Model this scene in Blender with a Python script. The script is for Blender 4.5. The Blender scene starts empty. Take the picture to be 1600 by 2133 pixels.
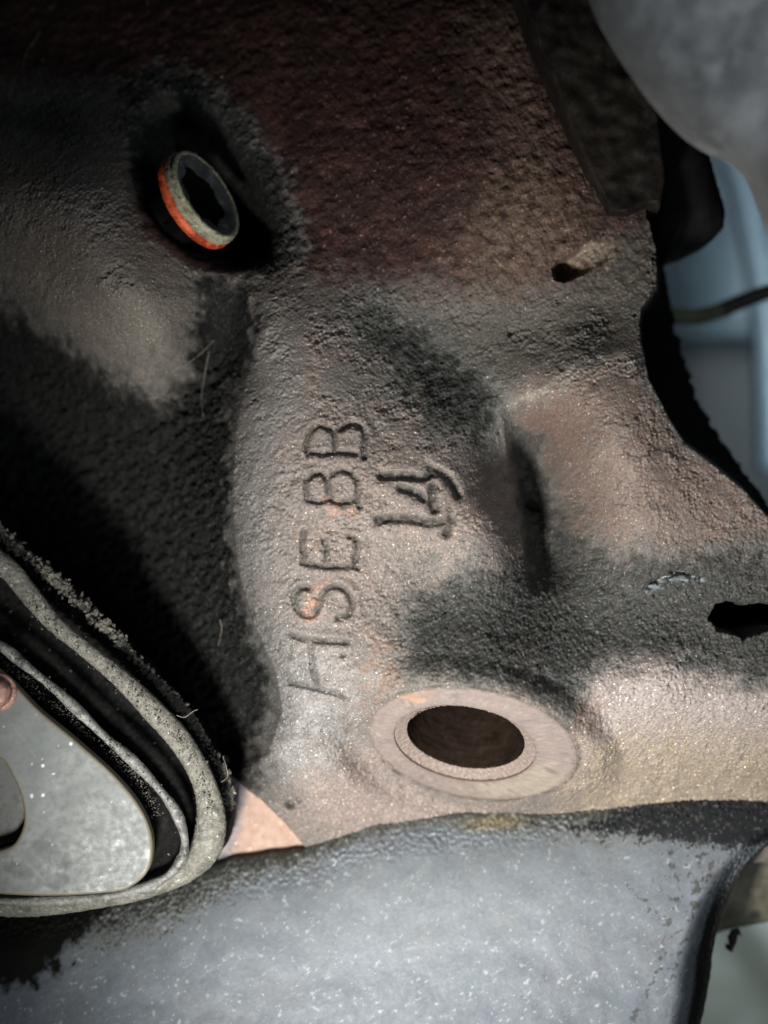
import bpy, math, random
import numpy as np
from mathutils import Vector, Matrix

# ------------------------------------------------------------------ setup
S = bpy.context.scene
C = S.collection
S.unit_settings.scale_length = 0.006      # one unit is about six millimetres
D = 40.0                                  # camera distance to the casting's lettered face
rng = np.random.default_rng(7)
random.seed(7)

cam = bpy.data.cameras.new('camera'); co = bpy.data.objects.new('camera', cam); C.objects.link(co)
co.location = (0, 0, D)
cam.sensor_fit = 'VERTICAL'; cam.sensor_height = 24; cam.lens = 24 * D / 21.33
cam.clip_start = 0.5; cam.clip_end = 300
cam.dof.use_dof = True; cam.dof.focus_distance = D - 0.2; cam.dof.aperture_fstop = 0.046
S.camera = co

w = bpy.data.worlds.new('World'); S.world = w; w.use_nodes = True
bg = w.node_tree.nodes['Background']; bg.inputs[0].default_value = (0.62, 0.72, 0.80, 1); bg.inputs[1].default_value = 0.017

def area(name, loc, target, size, power, color):
    l = bpy.data.lights.new(name, 'AREA'); l.energy = power; l.color = color; l.size = size; l.shape = 'DISK'
    o = bpy.data.objects.new(name, l); C.objects.link(o); o.location = loc
    o.rotation_euler = (Vector(target) - Vector(loc)).to_track_quat('-Z', 'Y').to_euler()
    return o
def spot(name, loc, target, radius, power, color, cone, blend):
    l = bpy.data.lights.new(name, 'SPOT'); l.energy = power; l.color = color; l.shadow_soft_size = radius
    l.spot_size = math.radians(cone); l.spot_blend = blend
    o = bpy.data.objects.new(name, l); C.objects.link(o); o.location = loc
    o.rotation_euler = (Vector(target) - Vector(loc)).to_track_quat('-Z', 'Y').to_euler()
    return o
spot('work_lamp', (-5.0, -12.5, 19), (1.2, -3.9, 0), 1.6, 54000, (1.0, 0.955, 0.90), 61, 1.0)
area('daylight_gap', (5, -15, 20), (1, -4, 0), 8, 1300, (0.88, 0.94, 1.0))
area('panel_fill', (17, 6, -12), (9, 2, -28), 4, 1700, (0.80, 0.92, 1.0))  # added lamp without a known source, brightens the panels behind
area('pale_panel_fill', (18, -11, -9), (12.5, -15, -26), 4, 900, (0.86, 0.96, 0.93))  # added lamp without a known source, lifts the pale panel
area('housing_fill', (16, 6, 20), (6, 6, 4), 6, 800, (0.86, 0.93, 1.0))  # added fill aimed at the upper right housing, no known source

S.view_settings.view_transform = 'Standard'; S.view_settings.look = 'None'
S.view_settings.exposure = 0; S.view_settings.gamma = 1

# ------------------------------------------------------------------ helpers
def W(px, py, z=0.0):
    k = (D - z) / D / 100.0
    return ((px - 800) * k, -(py - 1066.5) * k)
def poly(pts, z=0.0):
    return np.array([W(a, b, z) for a, b in pts])
def smooth(x, a=0.0, b=1.0):
    t = np.clip((x - a) / (b - a), 0, 1); return t * t * (3 - 2 * t)
def seg_dist(X, Y, pts, closed=False):
    """distance, nearest point to a polyline"""
    n = len(pts); best = np.full(X.shape, 1e9); bx = np.zeros_like(X); by = np.zeros_like(X)
    for i in range(n if closed else n - 1):
        ax, ay = pts[i]; cx, cy = pts[(i + 1) % n]
        dx, dy = cx - ax, cy - ay
        t = np.clip(((X - ax) * dx + (Y - ay) * dy) / max(dx * dx + dy * dy, 1e-12), 0, 1)
        qx = ax + t * dx; qy = ay + t * dy
        d = (X - qx) ** 2 + (Y - qy) ** 2
        m = d < best
        best[m] = d[m]; bx[m] = qx[m]; by[m] = qy[m]
    return np.sqrt(best), bx, by
def inside(X, Y, pts):
    r = np.zeros(X.shape, bool); n = len(pts)
    for i in range(n):
        ax, ay = pts[i]; cx, cy = pts[(i + 1) % n]
        if ay == cy: continue
        c = ((ay > Y) != (cy > Y)) & (X < (cx - ax) * (Y - ay) / (cy - ay) + ax)
        r ^= c
    return r
def sdf(X, Y, pts):
    """positive inside"""
    d, _, _ = seg_dist(X, Y, pts, True)
    return np.where(inside(X, Y, pts), d, -d)
def near(X, Y, pts, margin, fn, far):
    """evaluate fn only in the bounding box of pts"""
    x0, y0 = pts.min(0) - margin; x1, y1 = pts.max(0) + margin
    m = (X > x0) & (X < x1) & (Y > y0) & (Y < y1)
    out = np.full(X.shape, far, float)
    if m.any(): out[m] = fn(X[m], Y[m])
    return out
def field(shape, lam, aniso=1.0, ang=0.0, width=0.55, seed=0):
    """band-limited noise, wavelength lam in cells"""
    r = np.random.default_rng(seed)
    f = np.fft.rfft2(r.standard_normal(shape))
    fy = np.fft.fftfreq(shape[0])[:, None]; fx = np.fft.rfftfreq(shape[1])[None, :]
    c, s = math.cos(ang), math.sin(ang)
    u = (fx * c + fy * s) * aniso; v = (-fx * s + fy * c)
    k = np.sqrt(u * u + v * v) + 1e-9
    f *= np.exp(-(np.log(k * lam)) ** 2 / (2 * width ** 2))
    n = np.fft.irfft2(f, s=shape)
    return n / n.std()
def catmull(pts, per=8, closed=True):
    P = [Vector(p) for p in pts]; n = len(P); out = []
    for i in range(n if closed else n - 1):
        if closed: a, b, c, d = P[i - 1], P[i], P[(i + 1) % n], P[(i + 2) % n]
        else: a, b, c, d = P[max(i - 1, 0)], P[i], P[i + 1], P[min(i + 2, n - 1)]
        for k in range(per):
            t = k / per
            out.append(0.5 * ((2 * b) + (c - a) * t + (2 * a - 5 * b + 4 * c - d) * t * t + (3 * b - a - 3 * c + d) * t ** 3))
    if not closed: out.append(P[-1])
    return out

def mesh_obj(name, verts, faces, material, parent=None, smooth_shade=True, loc=(0, 0, 0)):
    me = bpy.data.meshes.new(name)
    v = np.asarray(verts, np.float32)
    if isinstance(faces, np.ndarray):
        nf, k = faces.shape
        me.vertices.add(len(v)); me.vertices.foreach_set('co', v.ravel())
        me.loops.add(nf * k); me.loops.foreach_set('vertex_index', faces.astype(np.int32).ravel())
        me.polygons.add(nf)
        me.polygons.foreach_set('loop_start', np.arange(0, nf * k, k, dtype=np.int32))
        me.polygons.foreach_set('loop_total', np.full(nf, k, np.int32))
        me.update(calc_edges=True)
    else:
        me.from_pydata([tuple(p) for p in verts], [], faces); me.update()
    me.polygons.foreach_set('use_smooth', [smooth_shade] * len(me.polygons))
    me.materials.append(material)
    o = bpy.data.objects.new(name, me); C.objects.link(o); o.location = loc
    if parent is not None: o.parent = parent
    return o
def set_tint(o, col):
    a = o.data.color_attributes.new('tint', 'FLOAT_COLOR', 'POINT')
    buf = np.ones((len(o.data.vertices), 4), np.float32); buf[:, :3] = col
    a.data.foreach_set('color', buf.ravel())
def set_float(o, name, val):
    a = o.data.attributes.new(name, 'FLOAT', 'POINT'); a.data.foreach_set('value', np.asarray(val, np.float32).ravel())
def thing(name, label, cat, loc=(0, 0, 0), group=None):
    o = bpy.data.objects.new(name, None); C.objects.link(o); o.location = loc; o.empty_display_size = 0.3
    o['label'] = label; o['category'] = cat
    if group: o['group'] = group
    return o
def tag(o, label, cat, group=None):
    o['label'] = label; o['category'] = cat
    if group: o['group'] = group
    return o

# ------------------------------------------------------------------ materials
def mat(name, base=(0.2, 0.2, 0.2), dark=None, light=None, nscale=1.2, grain=0.25, gscale=14, speck=0.0, speck_col=(0.75, 0.74, 0.7),
        speck_scale=16, bump=0.25, bump_dist=0.04, bscale=18, rough=0.65, rough_var=0.15, metal=0.0, attr=False, spec=0.5, coat=0.0):
    m = bpy.data.materials.new(name); m.use_nodes = True
    nt = m.node_tree; N = nt.nodes; L = nt.links
    b = N['Principled BSDF']
    tc = N.new('ShaderNodeTexCoord'); P = tc.outputs['Object']
    def noise(scale, detail=4, rgh=0.6, dist=0.0):
        n = N.new('ShaderNodeTexNoise'); n.inputs['Scale'].default_value = scale
        n.inputs['Detail'].default_value = detail; n.inputs['Roughness'].default_value = rgh
        n.inputs['Distortion'].default_value = dist; L.new(P, n.inputs['Vector']); return n
    def mix(kind, fac, a, c):
        x = N.new('ShaderNodeMix'); x.data_type = 'RGBA'; x.blend_type = kind
        for sock, val in ((x.inputs[0], fac), (x.inputs[6], a), (x.inputs[7], c)):
            if hasattr(val, 'node'): L.new(val, sock)
            elif isinstance(val, (int, float)): sock.default_value = val
            else: sock.default_value = (*val, 1)
        return x.outputs[2]
    def ramp(src, lo, hi, c0=(0, 0, 0), c1=(1, 1, 1)):
        r = N.new('ShaderNodeValToRGB'); L.new(src, r.inputs[0])
        r.color_ramp.elements[0].position = lo; r.color_ramp.elements[1].position = hi
        r.color_ramp.elements[0].color = (*c0, 1); r.color_ramp.elements[1].color = (*c1, 1)
        return r.outputs[0]
    if attr:
        a = N.new('ShaderNodeAttribute'); a.attribute_name = 'tint'; col = a.outputs['Color']
    else:
        n0 = noise(nscale, 5, 0.65, 0.3)
        dk = dark or tuple(c * 0.6 for c in base); lt = light or tuple(min(1, c * 1.3) for c in base)
        col = mix('MIX', ramp(n0.outputs[0], 0.38, 0.5), dk, base)
        n1 = noise(nscale * 2.7, 5, 0.6)
        col = mix('MIX', ramp(n1.outputs[0], 0.55, 0.68), col, lt)
    g = noise(gscale, 3, 0.7)
    gg = ramp(g.outputs[0], 0.3, 0.7, (1 - grain,) * 3, (1 + grain,) * 3)
    col = mix('MULTIPLY', 1.0, col, gg)
    if speck > 0:
        sp = noise(speck_scale, 1, 0.5)
        if attr: speck_col = mix('ADD', 1.0, mix('MULTIPLY', 1.0, col, (3.4, 3.3, 3.1)), (0.008, 0.008, 0.008))  # on tinted metal the specks are glints painted into the colour
        col = mix('MIX', ramp(sp.outputs[0], 0.74 - speck * 0.1, 0.77 - speck * 0.1), col, speck_col)
    L.new(col, b.inputs['Base Color'])
    rn = noise(gscale * 0.6, 2)
    mr = N.new('ShaderNodeMapRange'); L.new(rn.outputs[0], mr.inputs[0])
    mr.inputs[1].default_value = 0.3; mr.inputs[2].default_value = 0.7
    mr.inputs[3].default_value = rough - rough_var; mr.inputs[4].default_value = min(1, rough + rough_var)
    L.new(mr.outputs[0], b.inputs['Roughness'])
    b.inputs['Metallic'].default_value = metal
    b.inputs['Specular IOR Level'].default_value = spec
    if attr:                                   # soot is matt, bare iron is not
        bw = N.new('ShaderNodeRGBToBW'); L.new(a.outputs['Color'], bw.inputs[0])
        ms = N.new('ShaderNodeMapRange'); L.new(bw.outputs[0], ms.inputs[0])
        ms.inputs[1].default_value = 0.012; ms.inputs[2].default_value = 0.12; ms.inputs[3].default_value = 0.08; ms.inputs[4].default_value = spec
        L.new(ms.outputs[0], b.inputs['Specular IOR Level'])
    b.inputs['Coat Weight'].default_value = coat
    bn = noise(bscale, 4, 0.65); bp = N.new('ShaderNodeBump')
    bp.inputs['Strength'].default_value = bump; bp.inputs['Distance'].default_value = bump_dist
    L.new(bn.outputs[0], bp.inputs['Height']); L.new(bp.outputs[0], b.inputs['Normal'])
    return m

M = {}
M['cast'] = mat('sooty_cast_iron', attr=True, grain=0.45, gscale=18, speck=0.4, speck_scale=19, speck_col=(0.62, 0.60, 0.56),
                bump=0.7, bump_dist=0.035, bscale=17, rough=0.66, rough_var=0.2, spec=0.4)
M['cover'] = mat('oxidised_aluminium', attr=True, grain=0.10, gscale=9, speck=0.0,
                 bump=0.2, bump_dist=0.02, bscale=12, rough=0.6, rough_var=0.1, spec=0.35)
M['machined'] = mat('heat_tinted_machined_iron', attr=True, grain=0.10, gscale=16, bump=0.25, bump_dist=0.02, bscale=22, rough=0.48, spec=0.5)
M['bore'] = mat('rusty_bore_wall', (0.020, 0.013, 0.009), bump=0.4, bump_dist=0.03, bscale=12, rough=0.5, spec=0.3)
M['plate_face'] = mat('stained_pressed_steel', attr=True, grain=0.05, gscale=12, bump=0.08, bump_dist=0.02, bscale=12, rough=0.5, spec=0.4)
M['plate'] = mat('greenish_grey_pressed_steel', (0.098, 0.108, 0.105), (0.085, 0.094, 0.090), (0.115, 0.126, 0.122), nscale=0.9, grain=0.12, gscale=10,
                 speck=0.0, bump=0.15, bump_dist=0.02, bscale=9, rough=0.5, spec=0.45)
M['groove'] = mat('black_dusty_rubber', (0.006, 0.006, 0.006), (0.004, 0.004, 0.004), (0.012, 0.012, 0.011), nscale=2, spec=0.12, speck=0.2, speck_scale=7,
                  speck_col=(0.12, 0.11, 0.09), bump=0.7, bump_dist=0.08, bscale=6, rough=0.8)
M['dustrim'] = mat('dust_caked_rim', (0.165, 0.162, 0.138), (0.10, 0.10, 0.085), (0.26, 0.255, 0.22), nscale=2.2, grain=0.4, gscale=12, speck=0.3,
                   speck_scale=14, speck_col=(0.45, 0.43, 0.36), bump=0.8, bump_dist=0.06, bscale=10, rough=0.8)
M['innerrim'] = mat('worn_steel_rim', (0.17, 0.175, 0.165), (0.08, 0.08, 0.075), (0.33, 0.33, 0.30), nscale=2.5, grain=0.3, bump=0.6, bump_dist=0.05, bscale=10, rough=0.6)
M['crumb'] = mat('dry_road_dirt', (0.10, 0.097, 0.082), (0.03, 0.03, 0.028), (0.22, 0.21, 0.17), nscale=3, grain=0.5, bump=0.6, bscale=20, rough=0.9)
M['copper'] = mat('copper_tinted_shim', attr=True, grain=0.07, gscale=10, speck=0.2, speck_scale=9, speck_col=(0.75, 0.55, 0.42), bump=0.15, bump_dist=0.02, bscale=14, rough=0.5)
M['bracket'] = mat('dark_rusty_steel', (0.011, 0.009, 0.007), (0.006, 0.005, 0.005), (0.018, 0.014, 0.010), nscale=1.0, bump=0.4, bump_dist=0.05, bscale=5, rough=0.7, spec=0.12)
M['rubber'] = mat('black_rubber', (0.006, 0.006, 0.006), bump=0.2, bscale=4, rough=0.6, grain=0.1, spec=0.12)
M['lump'] = mat('sand_cast_aluminium', (0.37, 0.375, 0.37), (0.26, 0.265, 0.26), (0.48, 0.485, 0.48), nscale=0.45, grain=0.1, gscale=3, bump=0.2, bump_dist=0.06, bscale=2.5, rough=0.62, metal=0.0)
M['orange'] = mat('orange_seal_rubber', (0.72, 0.12, 0.04), (0.30, 0.035, 0.014), (0.80, 0.20, 0.08), nscale=2.2, grain=0.3, gscale=12, bump=0.3, bump_dist=0.03, bscale=9, rough=0.45)
M['collar'] = mat('dusty_olive_collar', (0.33, 0.32, 0.22), (0.16, 0.155, 0.10), (0.50, 0.49, 0.40), nscale=2.5, grain=0.3, gscale=14, bump=0.6, bump_dist=0.04, bscale=12, rough=0.75)
M['socket'] = mat('grimy_grey_socket', (0.07, 0.075, 0.075), (0.04, 0.04, 0.04), (0.15, 0.16, 0.16), nscale=2, bump=0.4, bump_dist=0.03, bscale=10, rough=0.7)
M['black'] = mat('black_shade_and_flake', (0.004, 0.004, 0.004), bump=0.3, rough=0.8, grain=0.1, spec=0.08)  # near black standing in for shade in holes and on the shank; also the flake
M['olive'] = mat('olive_grey_plate', (0.12, 0.115, 0.08), (0.08, 0.078, 0.05), (0.16, 0.155, 0.11), nscale=1.0, bump=0.3, bscale=6, rough=0.65)
M['bluepanel'] = mat('blue_grey_painted_panel', (0.20, 0.27, 0.31), (0.12, 0.165, 0.19), (0.30, 0.37, 0.41), nscale=0.10, grain=0.1, gscale=1, bump=0.1, rough=0.4)
M['darkpanel'] = mat('dark_teal_plastic', (0.012, 0.02, 0.024), bump=0.1, rough=0.5)
M['palepanel'] = mat('pale_green_grey_panel', (0.52, 0.57, 0.53), (0.34, 0.37, 0.33), (0.55, 0.60, 0.58), nscale=0.08, grain=0.05, gscale=1, bump=0.05, rough=0.4)
M['hair'] = mat('pale_fibre', (0.34, 0.31, 0.24), bump=0.0, rough=0.5, grain=0.1)
M['darkhair'] = mat('dark_fibre', (0.03, 0.028, 0.025), bump=0.0, rough=0.5, grain=0.1)
M['cable'] = mat('black_cable_sheath', (0.015, 0.018, 0.015), bump=0.1, rough=0.5)
M['sleeve'] = mat('olive_cable_sleeve', (0.17, 0.19, 0.12), bump=0.1, rough=0.6)
M['bolt'] = mat('brown_rusted_bolt', (0.30, 0.17, 0.13), (0.12, 0.06, 0.05), (0.45, 0.30, 0.25), nscale=3, bump=0.5, bscale=10, rough=0.6)
M['chip'] = mat('grey_paint_flake', (0.11, 0.13, 0.14), (0.07, 0.08, 0.085), (0.22, 0.25, 0.27), nscale=4, bump=0.8, bump_dist=0.05, bscale=9, rough=0.6)

# ------------------------------------------------------------------ generic plates with rounded edge (real thickness)
def relief(name, pts, z0, thick, rnd, step, material, parent=None, holes=(), tilt=(0, 0), depth=None, noise=None, tint=None,
           ragged=0.0, rag_lam=8, bulge=None, seed=1, power=0.5):
    """pts: outline (pixel units, read at height z0); a solid whose front is rounded over rnd at its rim"""
    out = pts if isinstance(pts, np.ndarray) else poly(pts, z0)
    if ragged:
        P = []; n = len(out); r = np.random.default_rng(seed)
        for i in range(n):
            a = out[i]; b = out[(i + 1) % n]; L = np.hypot(*(b - a)); k = max(1, int(L / 0.1))
            for j in range(k):
                P.append(a + (b - a) * j / k)
        P = np.array(P); m = len(P)
        jit = np.array([r.standard_normal(m), r.standard_normal(m)]).T
        kern = np.exp(-np.linspace(-2, 2, 5) ** 2); kern /= kern.sum()
        for c in range(2): jit[:, c] = np.convolve(np.r_[jit[-2:, c], jit[:, c], jit[:2, c]], kern, 'valid')
        out = P + jit * ragged
    x0, y0 = out.min(0) - step; x1, y1 = out.max(0) + step
    nx = int((x1 - x0) / step) + 2; ny = int((y1 - y0) / step) + 2
    X, Y = np.meshgrid(x0 + np.arange(nx) * step, y0 + np.arange(ny) * step)
    d, bx, by = seg_dist(X, Y, out, True); ins = inside(X, Y, out)
    for h in holes:
        hp = h if isinstance(h, np.ndarray) else poly(h, z0)
        hd, hx, hy = seg_dist(X, Y, hp, True); hi = inside(X, Y, hp)
        ins &= ~hi; m = hd < d
        d = np.where(m, hd, d); bx = np.where(m, hx, bx); by = np.where(m, hy, by)
    d = np.where(ins, d, 0)
    cell = ins[:-1, :-1] | ins[1:, :-1] | ins[:-1, 1:] | ins[1:, 1:]
    used = np.zeros(X.shape, bool)
    used[:-1, :-1] |= cell; used[1:, :-1] |= cell; used[:-1, 1:] |= cell; used[1:, 1:] |= cell
    PX = np.where(ins, X, bx); PY = np.where(ins, Y, by)
    t = np.clip(d / rnd, 0, 1)
    Z = thick * (np.power(np.clip(1 - (1 - t) ** 2, 0, 1), power))
    if bulge is not None: Z = Z + bulge(PX, PY, d)
    if noise is not None: Z = Z + noise(X.shape, d) * smooth(d, 0, step * 3)
    Z = Z + z0 + tilt[0] * (PX - out[:, 0].mean()) + tilt[1] * (PY - out[:, 1].mean())
    idx = -np.ones(X.shape, int); idx[used] = np.arange(used.sum())
    V = np.stack([PX[used], PY[used], Z[used]], 1)
    j, i = np.nonzero(cell)
    F = np.stack([idx[j, i], idx[j, i + 1], idx[j + 1, i + 1], idx[j + 1, i]], 1)
    # side walls
    E = {}
    allE = np.concatenate([F[:, [0, 1]], F[:, [1, 2]], F[:, [2, 3]], F[:, [3, 0]]])
    key = np.sort(allE, 1); code = key[:, 0].astype(np.int64) * (len(V) + 1) + key[:, 1]
    u, inv, cnt = np.unique(code, return_inverse=True, return_counts=True)
    B = allE[cnt[inv] == 1]
    bi = np.unique(B); rem = {int(v): len(V) + k for k, v in enumerate(bi)}
    dp = depth if depth is not None else max(0.3, thick)
    low = V[bi].copy(); low[:, 2] -= dp
    SF = np.array([[b, a, rem[int(a)], rem[int(b)]] for a, b in B])
    V2 = np.concatenate([V, low]); F2 = np.concatenate([F, SF]) if len(SF) else F
    o = mesh_obj(name, V2, F2, material, parent)
    if tint is not None:
        c = tint(PX, PY, d, X.shape)[used]
        set_tint(o, np.concatenate([c, c[bi]]))
    return o

def tube(name, pts, rad, material, parent=None, seg=12, closed=False, jitter=0.0, flat=1.0, seed=0):
    P = [Vector(p) for p in pts]; n = len(P); r = np.random.default_rng(seed); V = []; F = []
    up = Vector((0, 0, 1))
    for i in range(n):
        a = P[i - 1] if (i > 0 or closed) else P[i]; b = P[(i + 1) % n] if (i < n - 1 or closed) else P[i]
        t = (b - a).normalized(); s = t.cross(up).normalized(); u = s.cross(t).normalized()
        R = rad[i] if hasattr(rad, '__len__') else rad
        for k in range(seg):
            th = 2 * math.pi * k / seg; q = R * (1 + jitter * r.standard_normal())
            V.append(P[i] + s * math.cos(th) * q + u * math.sin(th) * q * flat)
    m = n if closed else n - 1
    for i in range(m):
        for k in range(seg):
            a = i * seg + k; b = i * seg + (k + 1) % seg; c = ((i + 1) % n) * seg + (k + 1) % seg; d = ((i + 1) % n) * seg + k
            F.append((a, b, c, d))
    if not closed:
        F.append(tuple(range(seg - 1, -1, -1))); F.append(tuple(range((n - 1) * seg, n * seg)))
    return mesh_obj(name, V, F, material, parent)

def lathe(name, prof, material, parent, centre, normal, seg=96, modul=None, jit=0.0, seed=0):
    """prof: list of (radius, height along normal)"""
    q = Vector(normal).to_track_quat('Z', 'Y').to_matrix(); c = Vector(centre)
    r = np.random.default_rng(seed); V = []; F = []
    for j, (R, h) in enumerate(prof):
        for k in range(seg):
            th = 2 * math.pi * k / seg; rr = R * (modul(th, j) if modul else 1) + jit * r.standard_normal() * (R > 0.01)
            V.append(c + q @ Vector((rr * math.cos(th), rr * math.sin(th), h + jit * r.standard_normal())))
    for j in range(len(prof) - 1):
        for k in range(seg):
            F.append((j * seg + k, j * seg + (k + 1) % seg, (j + 1) * seg + (k + 1) % seg, (j + 1) * seg + k))
    return mesh_obj(name, V, F, material, parent)

# ------------------------------------------------------------------ the casting
CP = """
-150,-150,-6 300,-150,-5.6 700,-150,-4.6 1000,-150,-4.0 1350,-150,-4.0
0,0,-4.6 300,0,-4.4 600,0,-3.7 900,0,-3.1 1100,0,-3.0 1300,0,-3.4
-120,150,-4.2 50,170,-3.8 300,150,-3.5 600,200,-2.7 900,200,-2.1 1080,200,-1.9 1250,200,-2.4
600,400,-1.9 800,400,-1.5 1000,400,-1.1 1150,400,-1.1 1250,500,-1.1 1330,450,-1.2
560,530,-1.7 700,560,-1.3 850,585,-1.2 1000,590,-1.0 1200,600,-0.9 1330,600,-0.9
80,270,-2.6 -120,400,-1.4 0,400,-0.6 150,400,-0.1 250,410,-0.5 0,320,-1.5 150,320,-1.4 200,520,0.25 290,600,0.3 345,700,-0.2 100,540,-0.6
0,620,-2.4 -120,650,-3 90,720,-2.8 200,730,-1.5 300,790,-1.7 425,625,-1.7 440,720,-2.7 375,795,-2.5 495,640,-1.8
400,400,-2.3 330,290,-2.2 500,300,-2.5 540,450,-2.3 480,550,-1.7 400,210,-2.9
0,800,-4.2 150,900,-4 300,900,-3 400,950,-2.3 460,850,-1.5 -100,1000,-5 0,1100,-5 200,1150,-4.2 350,1200,-3.1 440,1150,-1.8
300,1400,-3.9 430,1400,-2.6 500,1400,-1.3 480,1550,-2.6 530,1500,-1.3 480,1640,-2.8 0,1400,-5.5 200,1700,-5
550,620,-0.8 620,610,-0.9 530,700,-0.6 600,720,-0.1 700,760,-0.1 520,850,-0.2 600,880,0.4 700,900,0.5 800,900,0.2 510,1000,-0.1 510,1150,-0.1
620,1100,0.6 750,1050,0.7 900,1050,0.6 1020,1080,0.35 950,950,0.1 540,1280,-0.1 650,1250,0.65 760,1200,0.5 900,1170,0.3 1040,1160,0.15
590,1420,0.0 680,1380,0.65 740,1440,0.6 620,1500,0 700,1520,-0.1 590,1570,-0.8 650,1610,-0.8 740,1600,-0.7
650,1730,-2.2 750,1690,-2.0 600,1690,-1.9 560,1640,-1.6
850,1300,0.35 950,1280,0.3 1050,1300,0.35 1150,1350,0.3 900,1385,1.0 1030,1390,1.2 1170,1440,0.7 1150,1220,-0.7
750,1520,-0.3 770,1600,-1.0 850,1680,-2.1 950,1700,-2.4 1080,1710,-2.5 1200,1670,-1.9 1240,1590,-0.7 1230,1500,0.2
1260,1410,0.5 1400,1405,0.75 1550,1430,0.5 1700,1450,0.4 1400,1500,0.2 1600,1550,-0.4 1300,1600,-1.1 1450,1620,-1.4 1620,1620,-1.3 1300,1720,-2.6 1500,1720,-2.6 1750,1720,-2.6 700,1800,-2.7 1000,1800,-2.8
1250,1300,-0.2 1400,1300,0.05 1350,1200,0.15 1500,1180,0.2 1620,1200,0 1620,1350,0.1 1500,1370,0.1 1750,1250,0
1110,970,-2.3 1105,900,-1.5 1135,1060,-2.2 1145,1150,-1.4 1205,1110,-0.5 1185,980,-0.9
1240,940,0.6 1350,950,0.6 1250,850,0.5 1330,780,0.2 1400,900,0.1 1450,1000,0.2 1550,1050,0 1200,820,0.2 1130,850,-0.2 1300,1080,0.4 1450,1120,0.25
1060,800,-0.6 900,780,-0.9 850,700,-1.1 760,690,-0.8 1000,880,-0.6 1200,735,-0.25 1320,710,-0.3 1100,700,-1.0 1250,650,-1.0
"""
cp = np.array([[float(v) for v in t.split(',')] for t in CP.split()])
cz = cp[:, 2]; cxy = np.array([W(a, b, z) for a, b, z in cp])
def kern(r2): return 0.5 * r2 * np.log(r2 + 1e-9)
n = len(cz); K = kern(((cxy[:, None] - cxy[None]) ** 2).sum(-1)) + np.eye(n) * 0.25
A = np.block([[K, np.c_[np.ones(n), cxy]], [np.r_[np.ones((1, n)), cxy.T], np.zeros((3, 3))]])
sol = np.linalg.solve(A, np.r_[cz, 0, 0, 0])
def base(X, Y):
    Z = sol[n] + sol[n + 1] * X + sol[n + 2] * Y
    for i in range(n): Z = Z + sol[i] * kern((X - cxy[i, 0]) ** 2 + (Y - cxy[i, 1]) ** 2)
    return Z
def WB(px, py):
    z = 0.0
    for _ in range(4):
        x, y = W(px, py, z); z = float(base(np.array([x]), np.array([y]))[0])
    return W(px, py, z)
def polyB(pts): return np.array([WB(a, b) for a, b in pts])

step = 0.0235
gx = np.arange(-9.3, 9.3, step); gy = np.arange(-7.9, 12.2, step)
X, Y = np.meshgrid(gx, gy); shp = X.shape
# coarse evaluation + bilinear-smooth upsampling of the big form
cs = 6
Xc, Yc = np.meshgrid(np.arange(-9.6, 9.7, step * cs), np.arange(-8.2, 12.6, step * cs))
Bc = base(Xc, Yc)
def cubic_up(G, xs, ys, x0, y0, h):
    def wts(t):
        i = np.floor(t).astype(int); f = t - i
        return i, np.stack([-.5 * f + f ** 2 - .5 * f ** 3, 1 - 2.5 * f ** 2 + 1.5 * f ** 3, .5 * f + 2 * f ** 2 - 1.5 * f ** 3, -.5 * f ** 2 + .5 * f ** 3])
    i, wx = wts((xs - x0) / h); j, wy = wts((ys - y0) / h)
    R = sum(G[:, np.clip(i - 1 + k, 0, G.shape[1] - 1)] * wx[k][None] for k in range(4))
    return sum(R[np.clip(j - 1 + k, 0, G.shape[0] - 1)] * wy[k][:, None] for k in range(4))
Z = cubic_up(Bc, gx, gy, Xc[0, 0], Yc[0, 0], step * cs)
# warp field so that no outline is ruler-straight
w1 = field(shp, 50, width=0.9, seed=11) * 0.10; w2 = field(shp, 50, width=0.9, seed=12) * 0.10
w3 = field(shp, 16, seed=13) * 0.035; w4 = field(shp, 16, seed=14) * 0.017
XW = X + w1 + w3 * 0.4; YW = Y + w2 + w4 * 0.4
def mask(pts, feather, warp=1.0, exact=None):
    p = polyB(pts)
    xx, yy = (XW, YW) if warp else (X, Y)
    return near(xx, yy, p, feather * 2.2 + 0.2, lambda a, b: smooth(sdf(a, b, p), -feather * 2.1, feather * 2.1), 0.0)

# ridge shoulder: left flank of the lettered ridge falls away sharply
ridge = polyB([(545, 640), (535, 700), (512, 800), (492, 900), (486, 1000), (488, 1100), (500, 1200), (530, 1300), (575, 1400), (590, 1480), (560, 1570), (500, 1610)])
rd, rbx, rby = seg_dist(X, Y, ridge); 
left_side = X < np.interp(Y, ridge[::-1, 1], ridge[::-1, 0])
along = (Y < ridge[0, 1] + 0.3) & (Y > ridge[-1, 1] - 0.2)
fade = smooth(Y, ridge[-1, 1] - 0.2, ridge[-1, 1] + 0.6) * (1 - smooth(Y, ridge[0, 1] - 1.2, ridge[0, 1] + 0.3))
Z -= np.where(left_side, 0.75 * (1 - np.exp(-rd / 0.22)), 0) * fade
# pad's right side: drop into the hollow
padr = polyB([(1040, 850), (1050, 900), (1055, 950), (1062, 1010), (1078, 1080), (1090, 1150), (1095, 1230)])
rd2, _, _ = seg_dist(X, Y, padr)
right_side = X > np.interp(Y, padr[::-1, 1], padr[::-1, 0])
f2 = smooth(Y, padr[-1, 1] - 0.2, padr[-1, 1] + 0.8) * (1 - smooth(Y, padr[0, 1] - 0.7, padr[0, 1] + 0.3))
Z -= np.where(right_side, 0.75 * (1 - np.exp(-(rd2 / 0.22) ** 1.3)) * np.exp(-(rd2 / 1.15) ** 2), 0) * f2
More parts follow.
